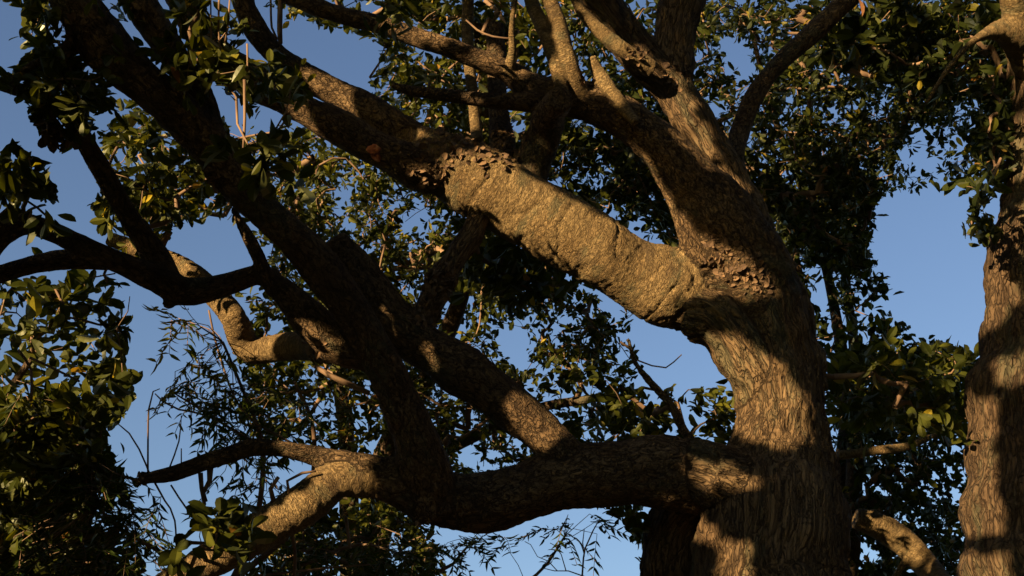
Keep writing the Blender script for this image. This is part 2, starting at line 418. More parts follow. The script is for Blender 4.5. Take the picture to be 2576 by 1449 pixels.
LOW = [
 ([(1717,120),(1780,70),(1890,60),(1900,150),(1880,220),(1850,320),(1835,370),(1800,330),(1760,240)], .30),
 ([(1862,417),(1904,365),(1974,370),(1990,400),(1940,434),(1918,469),(1862,472)], .25),
 ([(1953,621),(1995,632),(2080,680),(2170,700),(2220,760),(2217,830),(2150,840),(2043,812),(2019,819),(2002,750)], .25),
 ([(2043,871),(2180,855),(2190,900),(2130,925),(2060,945)], .35),
 ([(990,560),(1100,530),(1100,590),(1060,640),(990,670)], .2),
 ([(420,1225),(560,1175),(650,1160),(740,1165),(800,1190),(790,1230),(720,1290),(640,1320),(560,1340),(520,1290),(470,1250)], .08),
 ([(300,1330),(540,1300),(560,1380),(450,1449),(300,1449)], .2),
 ([(165,1230),(240,1210),(310,1260),(330,1400),(200,1400),(150,1320)], .35),
 ([(30,700),(330,690),(345,740),(300,800),(60,790)], .3),
 ([(30,830),(130,830),(180,930),(170,1000),(60,960),(0,930),(0,880)], .25),
 ([(2230,380),(2340,300),(2470,280),(2460,440),(2300,470),(2240,480)], .3),
 ([(1040,780),(1560,800),(1600,930),(1850,1000),(1850,1130),(1500,1060),(1300,960),(1150,870)], .9),
 ([(850,1270),(1100,1300),(1100,1449),(760,1449),(780,1330)], .6),
 ([(240,280),(520,300),(600,480),(420,600),(300,560)], .6),
 ([(1380,360),(1500,330),(1560,460),(1400,500)], .45),
 ([(600,380),(760,400),(800,520),(700,560),(640,500)], .55),
 ([(610,940),(880,950),(930,1110),(800,1120),(650,1100)], .75),
 ([(560,0),(700,0),(700,120),(560,260)], .5),
 ([(0,0),(150,0),(140,160),(0,170)], .7),
]
def in_sky(x, y):
    x = np.asarray(x, float); y = np.asarray(y, float)
    jx = np.array([mn.noise(Vector((a / 24, b / 24, 3.1))) + .6 * mn.noise(Vector((a / 9, b / 9, 8.1))) for a, b in zip(x.ravel(), y.ravel())]).reshape(x.shape)
    jy = np.array([mn.noise(Vector((a / 24, b / 24, 23.1))) + .6 * mn.noise(Vector((a / 9, b / 9, 28.1))) for a, b in zip(x.ravel(), y.ravel())]).reshape(x.shape)
    return in_any(x + 26 * jx, y + 26 * jy, SKY)
def density(x, y):
    d = np.ones(np.shape(x))
    for poly, v in LOW: d = np.where(pip(x, y, poly), np.minimum(d, v), d)
    return np.where(in_sky(x, y), 0.0, d)

def crown(name_prefix, base, parent, roots, zones, mat, seed, leaf_kind='broad', kmin=6, twig=True, max_tint=1.0, chunk_label=None):
    """zones: (poly, n_clusters, dmin, dmax, leaf_len). Clusters of leaf rosettes on twigs joined to the nearest limb."""
    rng = np.random.default_rng(seed)
    cl, szs = [], []
    for poly, n, d0, d1, size in zones:
        a = np.array(poly); lo, hi = a.min(0), a.max(0); got = 0; tries = 0
        while got < n and tries < 60:
            tries += 1
            x = rng.uniform(lo[0], hi[0], 400); y = rng.uniform(lo[1], hi[1], 400)
            ok = pip(x, y, poly) & (rng.uniform(size=400) < density(x, y))
            g = np.array([mn.noise(Vector((u / 75, v / 75, seed))) for u, v in zip(x, y)])
            ok &= (g + rng.uniform(-.35, .75, 400)) > 0.0
            x, y = x[ok][:n - got], y[ok][:n - got]
            d = rng.uniform(d0, d1, len(x))
            for u, v, w in zip(x, y, d): cl.append(P(u, v, w)); szs.append(size)
            got += len(x)
    cl = np.array(cl); szs = np.array(szs); N = len(cl)
    # grow a twig graph from the limbs (Prim)
    roots = np.array(roots)
    inpar = np.full(N, -1); dist = np.full(N, 1e9); rp = np.zeros((N, 3))
    for a in range(0, N, 2000):
        dd = np.linalg.norm(cl[a:a + 2000, None] - roots[None], axis=2); j = dd.argmin(1)
        dist[a:a + 2000] = dd.min(1); rp[a:a + 2000] = roots[j]
    done = np.zeros(N, bool); order = []; hop = np.zeros(N)
    for _ in range(N):
        i = int(np.argmin(np.where(done, 1e9, dist))); done[i] = True; order.append(i)
        if inpar[i] >= 0: hop[i] = hop[inpar[i]] + 1
        dd = np.linalg.norm(cl - cl[i], axis=1) * 1.0 + 0.04 * 0
        upd = (~done) & (dd < dist); dist[upd] = dd[upd]; inpar[upd] = i
    cnt = np.ones(N)
    for i in order[::-1]:
        if inpar[i] >= 0: cnt[inpar[i]] += cnt[i]
    if twig:
        V, L, C = [], [], []; off = 0
        for i in order:
            a = cl[inpar[i]] if inpar[i] >= 0 else rp[i]
            b = cl[i]; ra = min(0.0032 * math.sqrt(cnt[i]) , 0.035)
            m = (a + b) / 2 + rng.normal(size=3) * np.linalg.norm(b - a) * 0.09
            mx, my, _ = proj(np.array([m, (a + m) / 2, (m + b) / 2]))
            if np.linalg.norm(b - a) > 0.35 and in_any(mx, my, SKY).any() and cnt[i] < 12: continue
            pts = [a, m, b]; V4 = []
            t = norm(b - a); n1 = norm(np.cross(t, [0.1, 0.3, 1])); n2 = np.cross(t, n1)
            for p, r in zip(pts, (ra, ra * .85, ra * .7)):
                for q in range(4): V4.append(p + r * (n1 * math.cos(q * 1.5708) + n2 * math.sin(q * 1.5708)))
            V += V4
            for s in range(2):
                for q in range(4): L += [off + s * 4 + q, off + s * 4 + (q + 1) % 4, off + s * 4 + 4 + (q + 1) % 4, off + s * 4 + 4 + q]; C.append(4)
            off += 12
        if V: make_mesh('twigs', np.array(V), L, M_TWIG, parent, base, counts=C)['kind'] = 'stuff'
    # rosettes round each cluster
    nr = rng.integers(2, 4, N)
    rc = np.repeat(cl, nr, 0) + norm(rng.normal(size=(nr.sum(), 3))) * (np.repeat(szs, nr) * rng.uniform(0.3, 1.8, nr.sum()))[:, None]
    rs = np.repeat(szs, nr)
    pos, d, n_, ln, wd = [np.concatenate(z) for z in zip(*[rosettes(rc[rs == s], kmin, s, rng) for s in np.unique(rs)])]
    mid = pos + d * ln[:, None] * 0.6
    x, y, _ = proj(mid)
    keep = ~in_sky(x, y) | (rng.uniform(size=len(x)) < 0.02)
    pos, d, n_, ln, wd, mid = pos[keep], d[keep], n_[keep], ln[keep], wd[keep], mid[keep]
    tint = rng.beta(1.6, 2.2, len(pos)); tint = np.where(rng.uniform(size=len(pos)) < 0.03, rng.uniform(.9, 1, len(pos)), tint * 0.92)
    tint = np.minimum(tint, max_tint)
    leaf_obj('foliage', pos, d, n_, ln, wd, tint, leaf_kind, mat, parent, base)
    return mid

def base_of(x, y, d):      # point on the ground below a view point
    p = P(x, y, d); return np.array([p[0], p[1], 0.0])

# ------------------------------------------------------------------ ground
gm = make_mesh('ground', [(-600, -600, 0), (600, -600, 0), (600, 600, 0), (-600, 600, 0)], [(0, 1, 2, 3)], M_GROUND)
gm['kind'] = 'structure'

ALL_LEAVES = []
# unseen leaf ring added to block sky light, lower towards the low sun
rng = np.random.default_rng(64); n = 26000
az = rng.uniform(0, 2 * np.pi, n); saz = math.atan2(SUN[1], SUN[0])
da = np.abs((az - saz + np.pi) % (2 * np.pi) - np.pi); fa = np.abs((az - np.pi / 2 + np.pi) % (2 * np.pi) - np.pi)
top = np.where(da < .75, 4.0, np.where(fa < .9, 8.5, 17.0)) * (1 + .25 * np.sin(az * 9) + .15 * np.sin(az * 23 + 1))
rad = np.where((da < .75) | (fa < .9), 34.0, 17.0) + rng.uniform(0, 6, n)
q = np.stack([rad * np.cos(az), rad * np.sin(az), top * rng.uniform(0.02, 1, n) ** .8], 1)
tv = np.array([(-.5, 0, 0), (0, -.35, .1), (.5, 0, 0), (0, .4, .1)])
wln = rng.uniform(.7, 1.5, n)
wd_ = leaf_obj('added_leaf_ring', q, rng.normal(size=q.shape), norm(rng.normal(size=q.shape) - q / 25 * np.array([1, 1, 0])), wln, wln * .7, rng.uniform(0, .8, n), 'broad', M_LEAF_DARK, None, (0, 0, 0))
wd_['kind'] = 'stuff'; wd_['label'] = 'added ring of leaves out of view, placed to cut sky light'; wd_['category'] = 'wood'
# ================================================================== MAIN TREE
pb = P(1948, 1500, 6.15)
MB = np.array([pb[0] + .05, pb[1] - .15, 0.0])
main = thing('spreading_tree', 'huge spreading tree in the middle with one sunlit thick limb and many dark limbs', 'tree', MB)
def down(x, y, r, d, rb, dx=0, dy=0, n=4):
    p = P(x, y, d); out = []
    for i in range(n):
        t = i / n; out.append((p[0] + dx * (1 - t), p[1] + dy * (1 - t), -0.15 + (p[2] + .15) * t, rb + (rm(r, d) - rb) * t))
    return out
TR = down(1948, 1500, 200, 6.15, 0.62) + px([(1948,1500,200,6.15),(1950,1350,190,6.3),(1962,1200,150,6.5),(1968,1050,118,6.65),(1945,920,112,6.8),(1905,800,118,6.9),(1860,720,112,6.95),(1790,715,104,6.95)])
tubes = [
 ('trunk', 'T', TR, 'f', None),
 ('trunk', 'T', px([(1850,1500,120,6.1),(1860,1350,110,6.2),(1850,1240,90,6.3),(1760,1190,80,6.25)]), 'f', None),
 ('trunk', 'T', px([(1985,1000,95,6.8),(1960,850,90,6.95),(1920,700,80,7.0),(1880,610,72,6.95)]), 'f', None),
 ('trunk', 'T', px([(1745,782,72,6.8),(1795,798,76,6.75),(1850,858,68,6.72),(1905,950,70,6.7),(1930,1040,70,6.65)]), 'f', None),
 ('trunk', 'T', px([(1900,780,70,6.8),(1870,690,72,6.8),(1830,655,60,6.75)]), 'n', None),
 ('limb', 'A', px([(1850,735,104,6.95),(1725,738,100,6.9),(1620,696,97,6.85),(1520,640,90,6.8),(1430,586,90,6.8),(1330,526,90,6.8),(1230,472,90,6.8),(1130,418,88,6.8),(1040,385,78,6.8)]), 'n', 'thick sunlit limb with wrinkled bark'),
 ('limb', 'A1', px([(1120,400,60,6.85),(1030,345,50,6.95),(950,290,42,7.0),(880,252,36,7.05),(800,212,32,7.05),(730,165,31,7.05),(670,110,30,7.05),(625,40,30,7.05),(600,-40,30,7.05)]), 's', None),
 ('limb', 'A2', px([(1100,440,55,6.75),(1010,400,50,6.7),(930,365,47,6.7),(850,318,44,6.7),(770,280,42,6.7),(700,240,42,6.7),(630,200,42,6.7),(560,150,40,6.7),(500,80,38,6.7),(450,-30,38,6.7)]), 's', None),
 ('limb', 'C', px([(1930,720,85,6.9),(1860,610,82,6.85),(1775,495,68,6.85),(1675,380,57,6.85),(1570,300,55,6.88),(1480,258,50,6.92),(1400,240,44,6.95),(1335,222,38,7.0),(1283,185,30,7.0),(1200,148,28,7.0),(1120,118,27,7.0),(1050,95,27,7.05),(960,62,24,7.05),(860,38,22,7.1),(760,5,20,7.1),(640,-40,18,7.1)]), 's', 'long dark limb crossing the top'),
 ('limb', 'E', px([(1450,262,30,6.95),(1360,258,27,6.92),(1266,255,22,6.9),(1161,245,20,6.9),(1090,236,16,6.9),(1023,226,13,6.9),(985,212,8,6.9)]), 's', None),
 ('limb', 'G', px([(1900,640,70,7.0),(1840,480,50,7.1),(1765,345,50,7.2),(1690,220,50,7.3),(1620,150,50,7.35),(1560,75,50,7.4),(1500,-10,50,7.4),(1450,-80,50,7.4)]), 'f', 'rough limb with a sunlit edge'),
 ('limb', 'G2', px([(1700,230,46,7.3),(1690,120,52,7.4),(1710,30,56,7.5),(1730,-60,60,7.6)]), 'f', None),
 ('limb', 'F', px([(1640,175,26,7.1),(1560,120,22,7.0),(1500,70,18,7.0),(1460,25,14,7.0),(1440,-20,12,7.0)]), 'n', None),
 ('limb', 'H', px([(1460,235,22,6.86),(1438,180,22,6.8),(1420,120,21,6.8),(1405,55,20,6.8),(1378,-10,19,6.8),(1360,-50,18,6.8)]), 'n', 'pale sunlit upright branch'),
 ('limb', 'I', px([(1425,275,16,6.8),(1412,225,17,6.78),(1392,145,17,6.82),(1365,70,18,6.85),(1340,15,18,6.9),(1325,-40,18,6.9)]), 'n', None),
 ('limb', 'J', px([(1278,178,15,6.95),(1288,130,11,6.9),(1286,85,10,6.88),(1290,35,9,6.88),(1300,-20,9,6.88)]), 'n', None),
 ('limb', 'K', px([(1200,360,16,7.2),(1196,312,16,7.3),(1189,243,16,7.35),(1180,150,16,7.4),(1176,60,15,7.5),(1178,-30,15,7.5)]), 'n', None),
 ('limb', 'K2', px([(1262,420,34,6.95),(1262,350,30,7.1),(1255,270,27,7.2),(1250,180,25,7.3),(1245,60,24,7.4)]), 's', None),
 ('limb', 'L', px([(1330,470,42,6.9),(1345,400,44,6.95),(1370,335,45,6.95),(1388,285,38,6.8),(1410,250,34,6.6)]), 's', None),
 ('limb', 'M', px([(1765,665,34,6.8),(1735,610,26,6.8),(1708,545,20,6.85),(1680,485,15,6.9),(1640,420,11,6.9),(1600,375,8,6.9)]), 's', None),
 ('limb', 'M', px([(1800,660,22,6.75),(1760,600,18,6.8),(1715,555,14,6.85)]), 's', None),
 ('limb', 'F2', px([(1490,140,12,6.9),(1500,175,18,6.9),(1525,215,20,6.85),(1560,262,18,6.8),(1600,310,14,6.7)]), 'n', None),
 ('limb', 'N', px([(1880,560,40,7.1),(1850,420,28,7.3),(1862,330,26,7.5),(1905,230,24,7.6),(1960,160,24,7.7),(2050,80,24,7.8),(2130,0,24,7.9),(2180,-60,24,8.0)]), 's', None),
 ('limb', 'B', px([(1940,1240,110,6.4),(1830,1215,98,6.35),(1720,1195,90,6.3),(1600,1195,84,6.25),(1450,1200,78,6.2),(1320,1240,68,6.15),(1200,1265,70,6.1),(1110,1255,72,6.05),(1010,1218,62,6.0),(900,1192,52,5.95)]), 's', 'heavy dark lower limb'),
 ('limb', 'B1', px([(920,1190,44,5.95),(850,1165,34,5.95),(800,1150,27,5.95),(729,1134,22,5.9),(642,1126,24,5.9),(573,1146,21,5.85),(503,1167,23,5.85),(434,1192,21,5.8),(375,1202,16,5.8),(345,1214,11,5.8)]), 's', 'crooked branch with a broken end'),
 ('limb', 'B1', px([(372,1205,11,5.8),(352,1188,9,5.8)]), 's', None),
 ('limb', 'B2', px([(930,1200,52,5.95),(845,1205,50,5.9),(764,1272,48,5.85),(660,1334,47,5.8),(556,1392,46,5.7),(450,1452,42,5.65),(350,1520,38,5.6)]), 'n', None),
 ('limb', 'AA', down(1690,1520,80,6.6,0.35,-.02,.0) + px([(1690,1520,80,6.6),(1690,1400,78,6.55),(1705,1320,72,6.5),(1760,1240,66,6.45)]), 'f', None),
 ('limb', 'P', px([(1100,1290,66,6.0),(1078,1220,70,5.98),(1052,1115,58,5.9),(1012,1022,50,5.85),(978,940,44,5.8),(925,840,44,5.75),(860,735,44,5.7),(785,640,46,5.65),(698,565,47,5.6),(612,476,48,5.55),(525,360,50,5.5),(430,262,54,5.45),(330,178,56,5.4),(245,95,58,5.35),(190,10,56,5.3),(150,-80,56,5.3)]), 's', 'long dark leaning limb in front of the others'),
 ('limb', 'Y', px([(1000,1060,24,5.8),(950,960,20,5.75),(905,870,16,5.72),(850,790,14,5.7),(790,720,13,5.68),(740,655,12,5.65),(700,612,10,5.62)]), 's', None),
 ('limb', 'Q', px([(1420,1150,52,6.2),(1370,1095,50,6.25),(1290,1022,54,6.3),(1190,945,60,6.35),(1090,885,58,6.4),(1000,815,58,6.4),(930,730,54,6.45),(880,660,44,6.5),(840,600,34,6.5)]), 's', 'brown limb with a sunlit patch'),
 ('limb', 'CC', px([(1060,850,30,6.45),(1085,760,34,6.5),(1120,690,34,6.55),(1165,620,30,6.6),(1200,560,28,6.7),(1230,500,26,6.8)]), 'f', None),
 ('limb', 'W', px([(960,890,46,5.8),(900,885,44,5.8),(840,862,46,5.8),(785,812,46,5.8),(725,750,40,5.8),(680,705,30,5.8),(655,680,22,5.8)]), 's', None),
 ('limb', 'X', px([(690,730,24,5.78),(668,690,22,5.75),(652,650,19,5.75),(628,600,16,5.75),(600,550,12,5.75),(585,520,8,5.75)]), 's', None),
 ('limb', 'R', px([(700,700,30,5.8),(642,692,29,5.8),(580,712,31,5.75),(521,729,33,5.7),(460,732,38,5.7),(400,705,34,5.65),(347,680,31,5.6),(243,637,28,5.5),(139,587,26,5.45),(60,562,28,5.4),(-20,575,30,5.35),(-90,590,30,5.3)]), 's', 'dark bent branch at the left'),
 ('limb', 'R', px([(440,745,22,5.7),(415,772,13,5.7)]), 's', None),
 ('limb', 'R2', px([(300,655,26,5.7),(230,655,26,5.7),(150,655,27,5.65),(80,668,26,5.6),(0,692,26,5.5),(-70,710,26,5.5)]), 's', None),
 ('limb', 'R2', px([(60,570,22,5.4),(10,600,22,5.38),(-40,660,22,5.36)]), 's', None),
 ('limb', 'S', px([(430,722,34,5.7),(388,640,32,5.7),(332,558,29,5.65),(282,475,27,5.6),(238,400,26,5.55),(198,330,26,5.5),(150,275,23,5.45),(75,237,20,5.4),(0,212,17,5.35),(-60,195,16,5.3)]), 's', None),
 ('limb', 'S0', px([(190,110,24,5.35),(140,135,14,5.3),(80,165,11,5.3),(30,200,9,5.3),(-40,240,8,5.3)]), 's', None),
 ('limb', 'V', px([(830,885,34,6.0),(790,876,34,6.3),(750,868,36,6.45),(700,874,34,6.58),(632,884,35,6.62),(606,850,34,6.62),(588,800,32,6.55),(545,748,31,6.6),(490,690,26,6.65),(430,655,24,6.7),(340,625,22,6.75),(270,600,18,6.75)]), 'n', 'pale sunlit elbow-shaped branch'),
 ('limb', 'Z', px([(545,345,26,5.55),(510,240,30,5.6),(455,165,34,5.6),(400,80,42,5.6),(350,0,44,5.6),(320,-70,44,5.6)]), 's', None),
 ('limb', 'BB', px([(1780,1160,12,6.5),(1755,1125,12,6.5),(1720,1085,12,6.5),(1692,1025,12,6.5),(1640,965,10,6.5),(1600,915,8,6.5),(1580,850,6,6.5)]), 's', None),
]
wood, co, no, ctr, rr = build_wood(tubes, MB, main, M_BARK, 0.0125)
MAIN_CO, MAIN_NO = co, no
# thin bare twigs, hanging and sticking out
def tw(*pts): return px(pts)
thin = [
 tw((552,-20,3,5.3),(550,80,3,5.3),(556,150,3,5.3),(545,200,2,5.3)), tw((530,-20,2.2,5.3),(531,90,2.2,5.3),(530,160,1.6,5.3)),
 tw((578,0,2.2,5.3),(574,60,3,5.3),(566,110,2.5,5.3)), tw((622,110,3,5.3),(623,170,2.5,5.3),(618,200,2,5.3)),
 tw((615,200,4,5.2),(616,300,4,5.2),(612,380,3,5.2)), tw((706,-10,7,7.1),(704,80,7,7.0),(706,110,6,7.0)),
 tw((681,-10,3,7.1),(684,70,3,7.0),(698,100,3,7.0)),
 tw((372,1202,3,5.8),(372,1130,2.5,5.8),(374,1030,2.5,5.8),(385,985,2,5.8),(402,978,1.4,5.8)),
 tw((380,1200,2.5,5.8),(350,1130,2.2,5.8),(325,1090,2,5.8),(292,1062,1.5,5.8)),
 tw((425,1180,2.4,5.8),(450,1110,2,5.8),(456,1045,1.3,5.8)), tw((456,1175,2,5.8),(456,1128,1.5,5.8)),
 tw((390,1215,3,5.8),(415,1260,2.5,5.8),(440,1310,2.5,5.8),(445,1449,2,5.8)),
 tw((335,1208,1.8,5.8),(290,1190,1.6,5.8),(250,1165,1.4,5.8)),
 tw((430,1220,2.5,5.8),(470,1280,2.6,5.8),(520,1330,3,5.7)), tw((505,1190,7,5.85),(508,1230,6,5.85),(515,1270,5,5.8)),
 tw((530,1165,10,5.85),(528,1210,7,5.85),(512,1240,6,5.85),(520,1262,4,5.85)),
 tw((690,1270,7,5.8),(680,1230,6,5.8),(700,1200,5,5.8)), tw((730,1260,5,5.8),(722,1210,4,5.8),(760,1190,4,5.8),(795,1185,3,5.8)),
 tw((745,1120,3,6.2),(640,1060,3.5,6.3),(590,1000,3,6.4),(545,870,3,6.5),(525,780,2.6,6.5)),
 tw((640,1110,3,6.2),(520,1045,3,6.2),(450,1030,2.5,6.2),(410,1010,2.5,6.2),(390,990,1.5,6.2)),
 tw((790,920,6,5.9),(830,945,7,5.9),(880,968,8,5.9),(930,990,7,5.9)),
 tw((0,540,3,5.2),(60,500,3,5.2),(130,555,3,5.2),(200,590,2.4,5.2)), tw((60,500,2.6,5.2),(20,480,2,5.2),(-20,470,2,5.2)),
 tw((45,880,4,5.2),(78,930,4,5.2),(78,1010,4,5.2)), tw((75,900,4,5.2),(140,930,3.5,5.2),(200,960,3,5.2)),
 tw((270,672,4,5.5),(262,690,4,5.5),(270,712,3,5.5)), tw((220,700,2,5.4),(290,688,2,5.4)),
 tw((590,350,3,5.4),(640,340,3,5.3),(700,328,3,5.2),(720,300,3,5.2)), tw((690,330,2.4,5.2),(720,280,2.4,5.2),(735,200,2,5.2)),
 tw((460,1480,5,5.5),(500,1380,6,5.4),(530,1375,5,5.3)), tw((420,1449,5,5.4),(440,1390,5,5.4),(480,1365,5,5.4),(530,1367,4,5.4)),
 tw((1295,98,2.6,6.88),(1240,92,2.6,6.88),(1200,75,2.6,6.9),(1172,50,2,6.9)),
 tw((1462,1500,3,6.3),(1466,1430,2.6,6.3),(1472,1380,2.2,6.3),(1492,1335,1.7,6.3),(1512,1300,1,6.3)), tw((1470,1400,1.8,6.3),(1466,1365,1.5,6.3),(1470,1330,1,6.3)),
 tw((1470,1450,2,6.3),(1430,1436,1.7,6.3),(1395,1436,1.3,6.3),(1362,1428,1,6.3)), tw((1424,1436,1.6,6.3),(1412,1395,1.3,6.3),(1395,1372,1,6.3),(1384,1366,.7,6.3)),
 tw((1402,1436,1.4,6.3),(1380,1412,1.2,6.3),(1352,1400,1,6.3),(1335,1370,.8,6.3),(1320,1362,.6,6.3)),
 tw((1600,905,2.2,6.5),(1640,920,2,6.5),(1675,925,2,6.5),(1715,892,1.5,6.5)), tw((1560,860,2.6,6.5),(1590,880,4,6.5)),
 tw((880,1380,4,6.0),(870,1300,5,6.0)), tw((740,1449,5,6.2),(742,1390,5,6.1),(735,1340,5,6.0)),
 tw((640,1449,2.5,6),(720,1440,3,6.2),(830,1428,3,6.3),(930,1420,2,6.3)),
]
for w in thin: tubes_mesh('twig', [w], M_TWIG, main, MB, 5, 0.05, 0.12)

# loose bark chips where limbs join, and along their edges
def chips(name, spots, seed, parent, base, size=0.035, label=None):
    rng = np.random.default_rng(seed); pos = []
    X, Y, D = proj(co); face = (no @ -FWD) > 0.15
    for (x, y, rad, n) in spots:
        idx = np.where((np.hypot(X - x, Y - y) < rad) & face)[0]
        if len(idx) < 10: continue
        near = idx[D[idx] < D[idx].min() + 0.5]
        pos.append(rng.choice(near, n))
    idx = np.concatenate(pos); N = len(idx)
    nr = no[idx]; d = norm(np.cross(nr, rng.normal(size=(N, 3))) + nr * rng.uniform(0.1, 0.9, (N, 1)))
    ln = size * rng.uniform(0.5, 1.7, N)
    o = leaf_obj(name, co[idx] - nr * 0.004, d, norm(nr + rng.normal(size=nr.shape) * .5), ln, ln * rng.uniform(.5, 1, N), rng.uniform(0, .8, N), 'chip', M_FLAKE, parent, base); o['kind'] = 'stuff'
    if label: o['label'] = label
chips('loose_bark', [(1250,385,60,150),(1180,370,50,90),(1110,370,60,80),(1080,440,50,60),(1030,400,40,50)], 3, wood['A'], MB * 0 + MB, 0.027, 'flaky loose bark on top of the sunlit limb')
chips('loose_bark', [(1860,665,60,130),(1910,710,40,70),(1800,630,40,50),(1700,190,40,60),(1600,150,30,50),(1480,195,20,30)], 4, main, MB, 0.024)
chips('loose_bark', [(1070,790,40,110),(1100,720,40,110),(1120,690,30,60)], 5, wood['CC'], MB, 0.024, 'rough reddish flaking bark on the hanging limb')
chips('loose_bark', [(165,110,40,60),(150,60,40,40),(530,440,20,50),(530,470,20,40),(790,880,25,40),(345,1214,14,16),(1065,1320,16,20)], 6, main, MB, 0.024)
# red scar: a raised patch of inner bark on the limb
def patch(name, x, y, rx, ry, ang, mat, parent, base, lift=0.006, label=None):
    X, Y, D = proj(co); face = (no @ -FWD) > 0.1
    ca, sa = math.cos(R(ang)), math.sin(R(ang))
    g = []; M = 12
    sel = (np.hypot(X - x, Y - y) < max(rx, ry) * 1.6) & face
    sel &= D < D[sel].min() + 0.25
    X, Y, C_, N_ = X[sel], Y[sel], co[sel], no[sel]
    V = []; 
    for i in range(M):
        for k in range(6):
            a = i / M * 6.283; rr_ = (k / 5) ** .8 * (1 + .25 * math.sin(3 * a + 1) + .12 * math.sin(7 * a))
            u, v = rx * rr_ * math.cos(a), ry * rr_ * math.sin(a)
            qx, qy = x + u * ca - v * sa, y + u * sa + v * ca
            j = np.argsort(np.hypot(X - qx, Y - qy))[:6]
            dd = C_[j].mean(0); nn = norm(N_[j].mean(0))
            V.append(dd + nn * (lift * (1.6 if k < 5 else -1.5) + random.uniform(-.002, .003)))
    F = [(i * 6 + k, ((i + 1) % M) * 6 + k, ((i + 1) % M) * 6 + k + 1, i * 6 + k + 1) for i in range(M) for k in range(5)]
    o = make_mesh(name, V, F, mat, parent, base)
    if label: o['label'] = label
patch('bark_scar', 942, 382, 26, 17, 60, M_SCAR, wood['A'], MB, label='raw reddish scar in the bark')

# crown of the main tree: leaf sprays on its own limbs
near_z = [
 ([(60,40),(150,20),(150,170),(120,260),(60,170)], 9, 5.2, 5.6, 0.075),
 ([(60,0),(130,0),(120,60),(70,50)], 6, 5.2, 5.6, 0.08),
 ([(60,170),(230,150),(300,260),(250,330),(120,290),(60,230)], 22, 5.15, 5.6, 0.075),
 ([(240,300),(480,300),(560,480),(470,590),(330,600),(250,520)], 58, 5.9, 6.9, 0.07),
 ([(0,330),(50,340),(140,480),(60,520),(0,500)], 14, 4.9, 5.4, 0.095),
 ([(270,0),(620,0),(640,220),(560,330),(430,160),(330,120)], 26, 5.2, 5.7, 0.078),
 ([(640,110),(800,110),(780,180),(740,260),(640,280)], 9, 5.6, 6.3, 0.07),
 ([(620,270),(740,290),(735,410),(640,420)], 4, 4.8, 5.1, 0.10),
 ([(880,0),(1020,0),(1020,50),(960,40),(900,20)], 6, 5.8, 6.4, 0.09),
 ([(420,1260),(560,1230),(620,1330),(600,1449),(520,1449),(440,1340)], 8, 5.0, 5.4, 0.10),
 ([(1230,590),(1430,640),(1430,760),(1250,740)], 16, 7.1, 7.7, 0.10),
 ([(1150,560),(1290,600),(1300,720),(1130,720)], 22, 7.0, 7.8, 0.085),
 ([(1715,905),(1790,915),(1800,990),(1715,985)], 3, 6.9, 7.1, 0.07),
 ([(1690,1000),(1850,1000),(1860,1120),(1720,1110)], 10, 7.2, 7.8, 0.08),
 ([(1380,1290),(1600,1290),(1600,1420),(1560,1390),(1400,1340)], 14, 6.3, 7.2, 0.075),
 ([(2010,860),(2420,870),(2430,1080),(2080,1060)], 60, 7.0, 8.2, 0.095),
 ([(1380,930),(1640,900),(1680,1110),(1420,1080)], 26, 6.6, 7.6, 0.085),
]
main_roots = list(ctr[::3])
# unseen foliage overhead and behind the viewer, added to block sky light
def sky_block_canopy(parent, base, n, box, size, seed, mat, zmin=None):
    rng = np.random.default_rng(seed); lo, hi = np.array(box)
    q = rng.uniform(lo, hi, (n * 3, 3))
    g = np.array([mn.noise(Vector(a * .45)) for a in q]); q = q[g > -.12][:n]
    X, Y, D = proj(q); q = q[~((D > .3) & (np.abs(X - W2) < W2 * 1.15) & (np.abs(Y - H2) < H2 * 1.35))]
    k = 4; q = np.repeat(q, k, 0) + rng.normal(size=(len(q) * k, 3)) * size
    ln = size * rng.uniform(.7, 1.3, len(q))
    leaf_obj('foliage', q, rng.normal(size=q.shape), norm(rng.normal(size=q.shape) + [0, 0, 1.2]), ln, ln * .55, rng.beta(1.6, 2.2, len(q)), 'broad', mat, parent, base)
sky_block_canopy(main, MB, 3800, [(-7, -5, 9.8), (8, 7.0, 12.2)], .2, 91, M_LEAF_DARK)
SKY_SAVE = list(SKY)
m1 = crown('main', MB, main, main_roots, near_z, M_LEAF, 21, 'near', 7)
ALL_LEAVES.append(m1)

# a clump of dead leaves hanging under the left limb
rng = np.random.default_rng(5)
c0 = P(150, 325, 5.3); N = 46
pos = c0 + rng.normal(size=(N, 3)) * np.array([.035, .035, .03]); d = norm(rng.normal(size=(N, 3)) + [0, 0, -.8])
o = leaf_obj('dead_leaf_clump', pos, d, norm(rng.normal(size=(N, 3))), rng.uniform(.05, .1, N), rng.uniform(.03, .05, N), rng.uniform(0, .35, N), 'near', M_FLAKE, main, MB)
o['label'] = 'dry brown leaves bunched under the limb'

